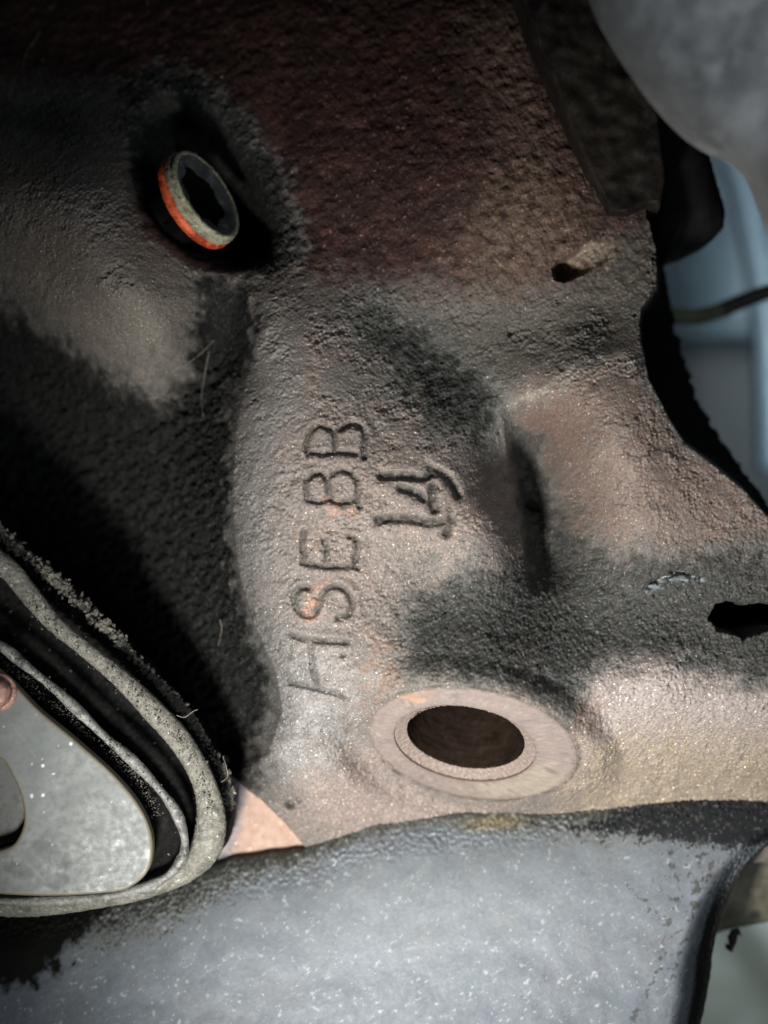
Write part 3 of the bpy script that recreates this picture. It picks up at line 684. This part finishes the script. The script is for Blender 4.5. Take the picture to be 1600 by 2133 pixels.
# bolt head on the plate (left frame edge)
bolt = thing('bolt_head', 'brown rusted bolt head at the left edge, on the grey wheel face', 'bolt')
bc = Vector((*W(-8, 1445, 1.25), 1.25))
lathe('head', [(0.0, 0.12), (0.18, 0.12), (0.26, 0.06), (0.30, -0.05), (0.30, -0.3)], M['bolt'], bolt, bc, (0.1, 0, 1), seg=36, jit=0.004)
lathe('washer', [(0.30, -0.18), (0.38, -0.19), (0.40, -0.24), (0.40, -0.34)], M['bolt'], bolt, bc, (0.1, 0, 1), seg=36)

# crumbs of dirt along the rims
ico_v = []; ph = (1 + 5 ** .5) / 2
for a in (-1, 1):
    for b in (-ph, ph): ico_v += [(0, a, b), (a, b, 0), (b, 0, a)]
ico_v = np.array(ico_v) / 1.9
from itertools import combinations
ico_f = []
for t in combinations(range(12), 3):
    dd_ = [np.linalg.norm(ico_v[a] - ico_v[b]) for a, b in combinations(t, 2)]
    if max(dd_) < 1.1:
        nrm = np.cross(ico_v[t[1]] - ico_v[t[0]], ico_v[t[2]] - ico_v[t[0]])
        ico_f.append(t if nrm @ ico_v[t[0]] > 0 else (t[0], t[2], t[1]))
ico_f = np.array(ico_f)
def crumbs(name, centres, sizes, material, seed=0):
    r = np.random.default_rng(seed); n = len(centres)
    vv = ico_v[None] * (1 + 0.35 * r.standard_normal((n, 12, 1))) * sizes[:, None, None] * (0.6 + 0.8 * r.random((n, 1, 3))) + centres[:, None]
    ff = ico_f[None] + (np.arange(n) * 12)[:, None, None]
    return mesh_obj(name, vv.reshape(-1, 3), ff.reshape(-1, 3), material, None, smooth_shade=False)
cs_, ss_ = [], []
def along_curve(cv, n, spread, zoff, smin, smax, sel=None, clump=None):
    m = len(cv); k = 0; tries = 0
    while k < n and tries < n * 30:
        tries += 1
        i = random.randrange(m); v = cv[i].lerp(cv[(i + 1) % m], random.random())
        if sel and not sel(v): continue
        if clump and (0.5 + 0.5 * math.sin(v.x * 4.1 + 1) * math.sin(v.x * 1.7 + v.y)) < random.random() * clump: continue
        cs_.append((v.x + random.gauss(0, spread), v.y + random.gauss(0, spread), v.z + zoff + random.gauss(0, spread * .6)))
        ss_.append(smin + (smax - smin) * random.random() ** 3); k += 1
vis = lambda v: v.x > -8.6 and v.y > -8
upper = lambda v: v.x > -8.6 and v.y > -6.3 and (v.x + v.y * 0.0) < -3.2
along_curve(curve_px(flange, -1.1, 10), 4200, 0.045, 0.08, 0.012, 0.045, upper, 0.8)
along_curve(curve_px(flange[:4], -0.95, 10)[:30], 500, 0.07, 0.08, 0.03, 0.075, upper, 0.5)
along_curve(curve_px(rim_o, -0.02, 10), 600, 0.09, 0.14, 0.008, 0.024, upper, 0.6)
along_curve(curve_px(rim_i, 0.5, 10), 500, 0.05, 0.08, 0.008, 0.022, upper, 0.6)
along_curve(curve_px([(a + (18 if a > 0 else 0), b - 22) for a, b in plate_o], 0.3, 10), 500, 0.06, 0.0, 0.008, 0.022, upper, 0.6)
o = crumbs('dirt_crumbs', np.array(cs_), np.array(ss_), M['crumb'], 5)
o['kind'] = 'stuff'; o['label'] = 'grey dirt crumbs caked along the rims of the wheel'

# ------------------------------------------------------------------ copper shim
def shim_col(x, y, d, sh):
    c = np.zeros(x.shape + (3,)) + np.array((0.30, 0.185, 0.13)); b = field(sh, 14, seed=81)
    m1 = np.clip(smooth(-(x - W(512, 0, -2.9)[0]) + 0.25 * (y - W(0, 1700, -2.9)[1]) + b * .07, -0.12, 0.28), 0, 1)[..., None]
    c = c * (1 - m1) + np.array((0.10, 0.095, 0.12)) * m1  # oil stain and shadow beside the wheel, painted as one bluish gradient
    m2 = (smooth(b, .3, 2) * .4)[..., None]; c = c * (1 - m2) + np.array((0.35, 0.23, 0.15)) * m2
    # faint stamped print, too worn to read
    for k, (a, w_) in enumerate(((521, 3), (527, 2), (533, 3), (540, 3), (548, 3))):
        qx, qy = W(a, 1711, -2.9)
        mm = (np.exp(-(((x - qx) / (0.022)) ** 2 + ((y - qy) / 0.05) ** 2)) * .8)[..., None] * (0.6 + 0.4 * (np.sin(y * 90 + k * 2) > 0))[..., None]
        c = c * (1 - mm) + np.array((0.10, 0.075, 0.03)) * mm
    return np.clip(c, 0, 1)
o = relief('copper_shim', [(430, 1560), (500, 1590), (570, 1640), (660, 1750), (690, 1820), (560, 1840), (400, 1860), (380, 1700)], -2.9, 0.05, 0.06, 0.025, M['copper'],
           depth=0.2, tilt=(0.05, -0.1), tint=shim_col)
tag(o, 'small copper coloured triangular plate with worn print between wheel and casting', 'shim')

# ------------------------------------------------------------------ grey cover along the bottom
top_edge = [(-120, 1886), (0, 1880), (120, 1872), (240, 1866), (350, 1838), (470, 1793), (560, 1778), (632, 1768), (690, 1740), (780, 1708), (900, 1696), (1010, 1688), (1140, 1676), (1250, 1666), (1350, 1648), (1450, 1632), (1540, 1628), (1620, 1630), (1740, 1640)]
right_edge = [(1690, 1690), (1600, 1754), (1560, 1790), (1525, 1840), (1500, 1900), (1482, 1970), (1476, 2030), (1462, 2100), (1440, 2200), (1420, 2400)]
cover_o = top_edge + right_edge + [(-120, 2400)]
zc = -2.5
te = poly(top_edge, zc); re_ = poly([(1740, 1640)] + right_edge, zc)
def cover_bulge(x, y, d):
    yt = np.interp(x, te[:, 0], te[:, 1]); dt = np.clip(yt - y, 0, 9)
    dr = np.clip(np.interp(y, re_[::-1, 1], re_[::-1, 0]) - x, 0, 20)
    rise = 2.2 * (1 - np.exp(-dt / 1.4)) + 0.02 * dt
    roll = smooth(dr, 0.0, 1.15)
    return rise * (0.12 + 0.88 * roll)
def cover_noise(s, d):
    return field(s, 60, seed=91) * 0.012 + field(s, 9, seed=92) * 0.0012 + field(s, 3.5, seed=93) * 0.0010 + np.where(d < 0.9, field(s, 7, seed=94) * 0.02 + field(s, 3.5, seed=95) * 0.010, 0) * (1 - smooth(d, .3, .9))
def cover_col(x, y, d, sh):
    c = np.zeros(x.shape + (3,)) + np.array((0.150, 0.173, 0.196))
    a = field(sh, 90, seed=101); b = field(sh, 24, seed=102); f = field(sh, 7, seed=103); g = field(sh, 11, aniso=2.5, ang=0.3, seed=104); w_ = field(sh, 5, seed=105)
    yt = np.interp(x, te[:, 0], te[:, 1]); dt = yt - y
    dr = np.interp(y, re_[::-1, 1], re_[::-1, 0]) - x
    def L(col, m):
        nonlocal c
        m = np.clip(m, 0, 1)[..., None]; c = c * (1 - m) + np.array(col) * m
    L((0.125,0.144,0.168), smooth(a, -.2, 1.2) * .8)
    L((0.145,0.15,0.163), smooth(-a, .3, 1.5) * .5)
    L((0.19,0.212,0.218), smooth(a * .6 + b * .4, .3, 1.8) * .35 + np.exp(-((dt - .9) / .5) ** 2) * .3)
    s1 = field(sh, 7, aniso=1.6, ang=0.8, width=.4, seed=106); s2 = field(sh, 7, aniso=1.6, ang=-0.7, width=.4, seed=107)
    clump = smooth(field(sh, 30, seed=108), -.2, 1.5)
    L((0.36,0.40,0.42), smooth(np.maximum(s1, s2) + clump * 1.2 + b * .4, 2.95, 3.3) * .65)       # white oxide blooms
    h1 = field(sh, 15, aniso=2.4, ang=0.5, width=.9, seed=109)
    L((0.235, 0.26, 0.275), smooth(h1 + .4 * f, 1.3, 2.2) * .45); L((0.10, 0.118, 0.138), smooth(-h1 + .4 * f, 1.4, 2.3) * .35)
    L((0.38, 0.42, 0.44), smooth(h1 * .7 + f * .8 + clump * .4, 2.75, 3.0) * .7)
    L((0.42,0.47,0.48), smooth(w_ + .3 * b, 3.1, 3.4) * .7)
    L((0.05, 0.06, 0.07), smooth(-w_, 2.9, 3.2) * .7)                      # small pits
    # gunk in the seam
    n1 = b * .5 + g * .6
    wband = np.interp(x, [-8, -4.5, -2.5, -1, 1.2, 2.5, 5, 8], [1.0, .95, .42, .34, .24, .5, .85, 1.0])
    k = dt / wband
    n2 = f * .5 + w_ * .35 + b * .35 + g * .3
    L((0.15, 0.155, 0.135), smooth(1.2 - k + n2 * .15, 0, .7) * .6)
    L((0.225, 0.25, 0.262), np.exp(-((dt - 1.8) / 1.0) ** 2) * np.exp(-((x - 1.0) / 4) ** 2) * .5)  # soft highlight painted on the middle of the cover
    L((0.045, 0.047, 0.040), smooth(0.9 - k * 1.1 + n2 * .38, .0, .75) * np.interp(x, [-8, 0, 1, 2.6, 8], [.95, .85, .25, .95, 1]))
    L((0.28, 0.22, 0.10), np.exp(-((x - 2.4) / .6) ** 2 - ((dt - .22) / .12) ** 2) * .6)
    L((0.42, 0.45, 0.38), smooth(n1, .0, .8) * np.exp(-((dt - .06) / .09) ** 2) * (x > 2.2) * (x < 6) * .8)
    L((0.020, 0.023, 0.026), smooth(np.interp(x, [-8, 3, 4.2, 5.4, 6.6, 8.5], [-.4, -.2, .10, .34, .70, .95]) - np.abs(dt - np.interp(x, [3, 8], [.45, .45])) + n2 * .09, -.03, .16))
    L((0.13, 0.13, 0.115), smooth(w_ + f * .6, 1.9, 2.5) * (k < 1.0) * .8)
    # dark dribbles near the right corner
    for (pts, wd) in ((((1395, 1700), (1412, 1745), (1412, 1800), (1418, 1860), (1405, 1900), (1392, 1930), (1372, 2010), (1340, 2080), (1310, 2133)), .045),
                      (((1480, 1700), (1470, 1760), (1472, 1800), (1465, 1840), (1440, 1880)), .05), (((1510, 1720), (1560, 1755), (1575, 1775)), .05),
                      (((1320, 1725), (1350, 1735), (1405, 1730)), .03), (((1330, 1765), (1380, 1775), (1410, 1765)), .03), (((1310, 1850), (1345, 1885), (1375, 1910)), .03), (((1500, 1790), (1470, 1860), (1430, 1950), (1400, 2030)), .05)):
        p = poly(pts, -0.4)
        dd_ = near(x + b * .03, y + f * .02, p, .5, lambda u, v: seg_dist(u, v, p)[0], 9)
        L((0.055, 0.055, 0.052), smooth(wd - dd_ + (f * .5 + g * .5) * .06 - .025, -.03, .05) * .8)
    L((0.07, 0.068, 0.06), smooth(f + g * .8, 1.8, 2.4) * smooth(x, 5.2, 6.4) * .8)
    # black corner at the lower left: grime with the pulley's shadow painted in
    p = poly([(-200, 1860), (60, 1880), (180, 1900), (200, 1940), (130, 1990), (110, 2040), (30, 2080), (-200, 2090)], 0)
    L((0.012, 0.012, 0.011), smooth(sdf(x, y, p) + b * .09 + f * .03, -.18, .18))
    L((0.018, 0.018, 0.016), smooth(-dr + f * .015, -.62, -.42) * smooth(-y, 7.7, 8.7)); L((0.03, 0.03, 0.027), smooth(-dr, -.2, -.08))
    return np.clip(c, 0.004, 1)
o = relief('aluminium_cover', poly(cover_o, zc), zc, 0.10, 0.3, 0.024, M['cover'], depth=2.5, ragged=0.016, bulge=cover_bulge, noise=cover_noise, tint=cover_col)
tag(o, 'broad blue grey aluminium cover with grimy upper seam across the bottom', 'cover')

# ------------------------------------------------------------------ things at the right and behind
o = relief('steel_bracket', [(1035, -120), (1075, -10), (1110, 90), (1150, 190), (1185, 285), (1222, 375), (1236, 392), (1262, 452), (1300, 455), (1345, 436), (1372, 440), (1385, 380), (1370, 250), (1320, 120), (1260, -120)],
           -1.3, 0.5, 0.09, 0.045, M['bracket'], depth=1.0, noise=lambda s, d: field(s, 20, seed=111) * 0.03)
tag(o, 'dark rusty steel plate standing along the upper right edge of the casting', 'bracket')
o = relief('rubber_mount', [(1330, 100), (1400, 180), (1470, 300), (1492, 380), (1510, 440), (1508, 475), (1480, 505), (1430, 528), (1385, 540), (1340, 480), (1320, 300)],
           -4.0, 1.0, 0.8, 0.08, M['rubber'], depth=1.5)
tag(o, 'black rounded rubber mount behind the dark plate', 'rubber mount')
lump_o = [(1190, -160), (1226, -20), (1262, 62), (1310, 140), (1365, 215), (1425, 278), (1480, 315), (1525, 335), (1560, 372), (1585, 425), (1615, 495), (1700, 600), (1900, 600), (1900, -160)]
o = relief('aluminium_housing', np.array([(v.x, v.y) for v in catmull([(*W(a, b, 4.5), 0) for a, b in lump_o], 5)]), 4.5, 1.6, 2.2, 0.07, M['lump'], depth=0.3,
           noise=lambda s, d: field(s, 26, seed=121) * 0.035 + field(s, 10, seed=122) * 0.008)
tag(o, 'pale grey rough aluminium housing, out of focus in the upper right corner', 'housing')

zb = -30
o = relief('painted_panel', [(1150, 100), (2100, 100), (2100, 700), (1150, 700)], zb, 0.4, 1.5, 0.3, M['bluepanel'], depth=1, bulge=lambda x, y, d: 0.5 * np.sin(x * 1.1))
tag(o, 'blurred blue grey painted panel behind the casting at right', 'panel')
o = relief('lower_panel', [(1200, 690), (2000, 690), (2000, 1250), (1200, 1250)], zb - 1.0, 0.4, 1.5, 0.3, M['darkpanel'], depth=1)
tag(o, 'blurred very dark teal panel below the blue grey one', 'panel')
pipe = thing('grey_pipe', 'blurred slanting blue grey pipe below the pale housing at right', 'pipe')
def tubepx(name, pts, z, rad, m, parent, seg=20):
    return tube(name, catmull([(*W(a, b, z), z) for a, b in pts], 6, False), rad, m, parent, seg=seg)
tubepx('pipe_run', [(1470, 250), (1530, 340), (1565, 480), (1590, 640), (1600, 800), (1605, 980)], -24.0, 0.5, M['bluepanel'], pipe)
cab = thing('cable', 'blurred thin black cable with an olive sleeve crossing the gap at right', 'cable')
tubepx('sheath', [(1500, 648), (1540, 630), (1590, 612), (1680, 580)], -9, 0.2, M['cable'], cab)
tubepx('sleeve', [(1380, 655), (1450, 660), (1505, 646)], -9, 0.2, M['sleeve'], cab)

o = relief('olive_plate', [(1470, 1760), (1760, 1640), (1760, 1905), (1600, 1920), (1510, 1938), (1480, 1950)], -4.5, 0.12, 0.15, 0.06, M['olive'], depth=0.4,
           noise=lambda s, d: field(s, 12, seed=131) * 0.01)
tag(o, 'dull olive grey plate behind the right end of the grey cover', 'plate')
o = relief('pale_panel', [(1300, 1850), (2100, 1850), (2100, 2500), (1300, 2500)], -26, 0.3, 1.0, 0.3, M['palepanel'], depth=1, bulge=lambda x, y, d: 0.9 * np.exp(-((x + y * .7 - 3.0) / 1.2) ** 2))
tag(o, 'pale grey green smooth panel far behind in the lower right corner', 'panel')
o = relief('dirt_flake', [(1524, 1938), (1540, 1934), (1547, 1952), (1538, 1946), (1534, 1964), (1524, 1985), (1512, 1976), (1511, 1966), (1519, 1968), (1516, 1952)], -3.2, 0.03, 0.05, 0.015, M['black'], depth=0.06)
tag(o, 'tiny black flake hanging below the olive plate', 'dirt flake')

# paint chips by the step at right
for (pts, lab) in (([(1392, 1206), (1405, 1199), (1425, 1197), (1437, 1205), (1434, 1212), (1415, 1209), (1398, 1211)], 'larger pale blue grey paint flake beside the dark step at right'),
                   ([(1350, 1219), (1365, 1214), (1388, 1224), (1380, 1229), (1360, 1227)], 'smaller pale blue grey paint flake left of the larger one')):
    z_ = float(base(np.array([WB(*pts[0])[0]]), np.array([WB(*pts[0])[1]]))[0])
    o = relief('paint_flake', poly(pts, z_ + .03), z_ + 0.0, 0.05, 0.06, 0.02, M['chip'], depth=0.06, noise=lambda s, d: field(s, 4, seed=141) * 0.012)
    tag(o, lab, 'paint flake')

# stray hairs lying on the casting
def hair(pts, r, m, lab, lift=0.05):
    r *= 0.7
    vs = []
    for a, b in pts:
        x, y = WB(a, b)
        i = int(np.clip(round((x - gx[0]) / step), 2, shp[1] - 3)); j = int(np.clip(round((y - gy[0]) / step), 2, shp[0] - 3))
        z = Z[j - 2:j + 3, i - 2:i + 3].max() + lift
        x, y = W(a, b, z); vs.append((x, y, z))
    o = tube('hair', catmull(vs, 6, False), r, m, None, seg=6)
    return tag(o, lab, 'hair')
hair([(85, 65), (72, 85), (55, 110), (48, 140)], 0.010, M['hair'], 'pale hair at the dark upper left corner')
hair([(355, 775), (390, 758), (420, 735), (447, 708)], 0.007, M['hair'], 'fine pale hair along the dark cleft below the left shoulder')
hair([(436, 730), (425, 790), (420, 830), (423, 865)], 0.006, M['hair'], 'fine upright hair left of the ridge top')
hair([(310, 830), (335, 828), (352, 838)], 0.006, M['hair'], 'short curled hair in the dark valley')
hair([(1050, 850), (1058, 880), (1056, 915)], 0.010, M['darkhair'], 'short dark hair on the pad edge beside the hollow')
hair([(645, 905), (625, 945), (612, 980), (600, 1015)], 0.004, M['hair'], 'very fine hair left of the upper stamped letters')
hair([(458, 1290), (462, 1310), (458, 1330), (455, 1345)], 0.006, M['hair'], 'fine hair in the dark valley left of the lowest letters')
vs = [(*W(a, b, z), z) for a, b, z in ((464, 1575, -0.4), (472, 1600, -0.35), (474, 1618, -.4), (460, 1630, -.5))]
tag(tube('hair', catmull(vs, 6, False), 0.004, M['hair'], None, seg=6), 'curved pale bristle standing off the outer rim of the wheel', 'hair')
vs = [(*W(a, b, .15), .15) for a, b in ((287, 1450), (305, 1462), (322, 1470))]
tag(tube('straw_bit', catmull(vs, 4, False), 0.007, M['hair'], None, seg=6), 'short pale straw bit lying on the dusty outer rim', 'straw')
vs = [(*W(a, b, .2), .2) for a, b in ((355, 1540), (365, 1548), (378, 1560))]
tag(tube('straw_bit', catmull(vs, 4, False), 0.006, M['hair'], None, seg=6), 'second straw bit lower down the dusty outer rim', 'straw')
vs = [(*W(a, b, -.1), -.1) for a, b in ((368, 1490), (385, 1494), (402, 1482), (412, 1478))]
tag(tube('straw_bit', catmull(vs, 4, False), 0.005, M['hair'], None, seg=6), 'pale twig caught in the clot of dirt above the outer rim', 'straw')
bpy.context.view_layer.update()
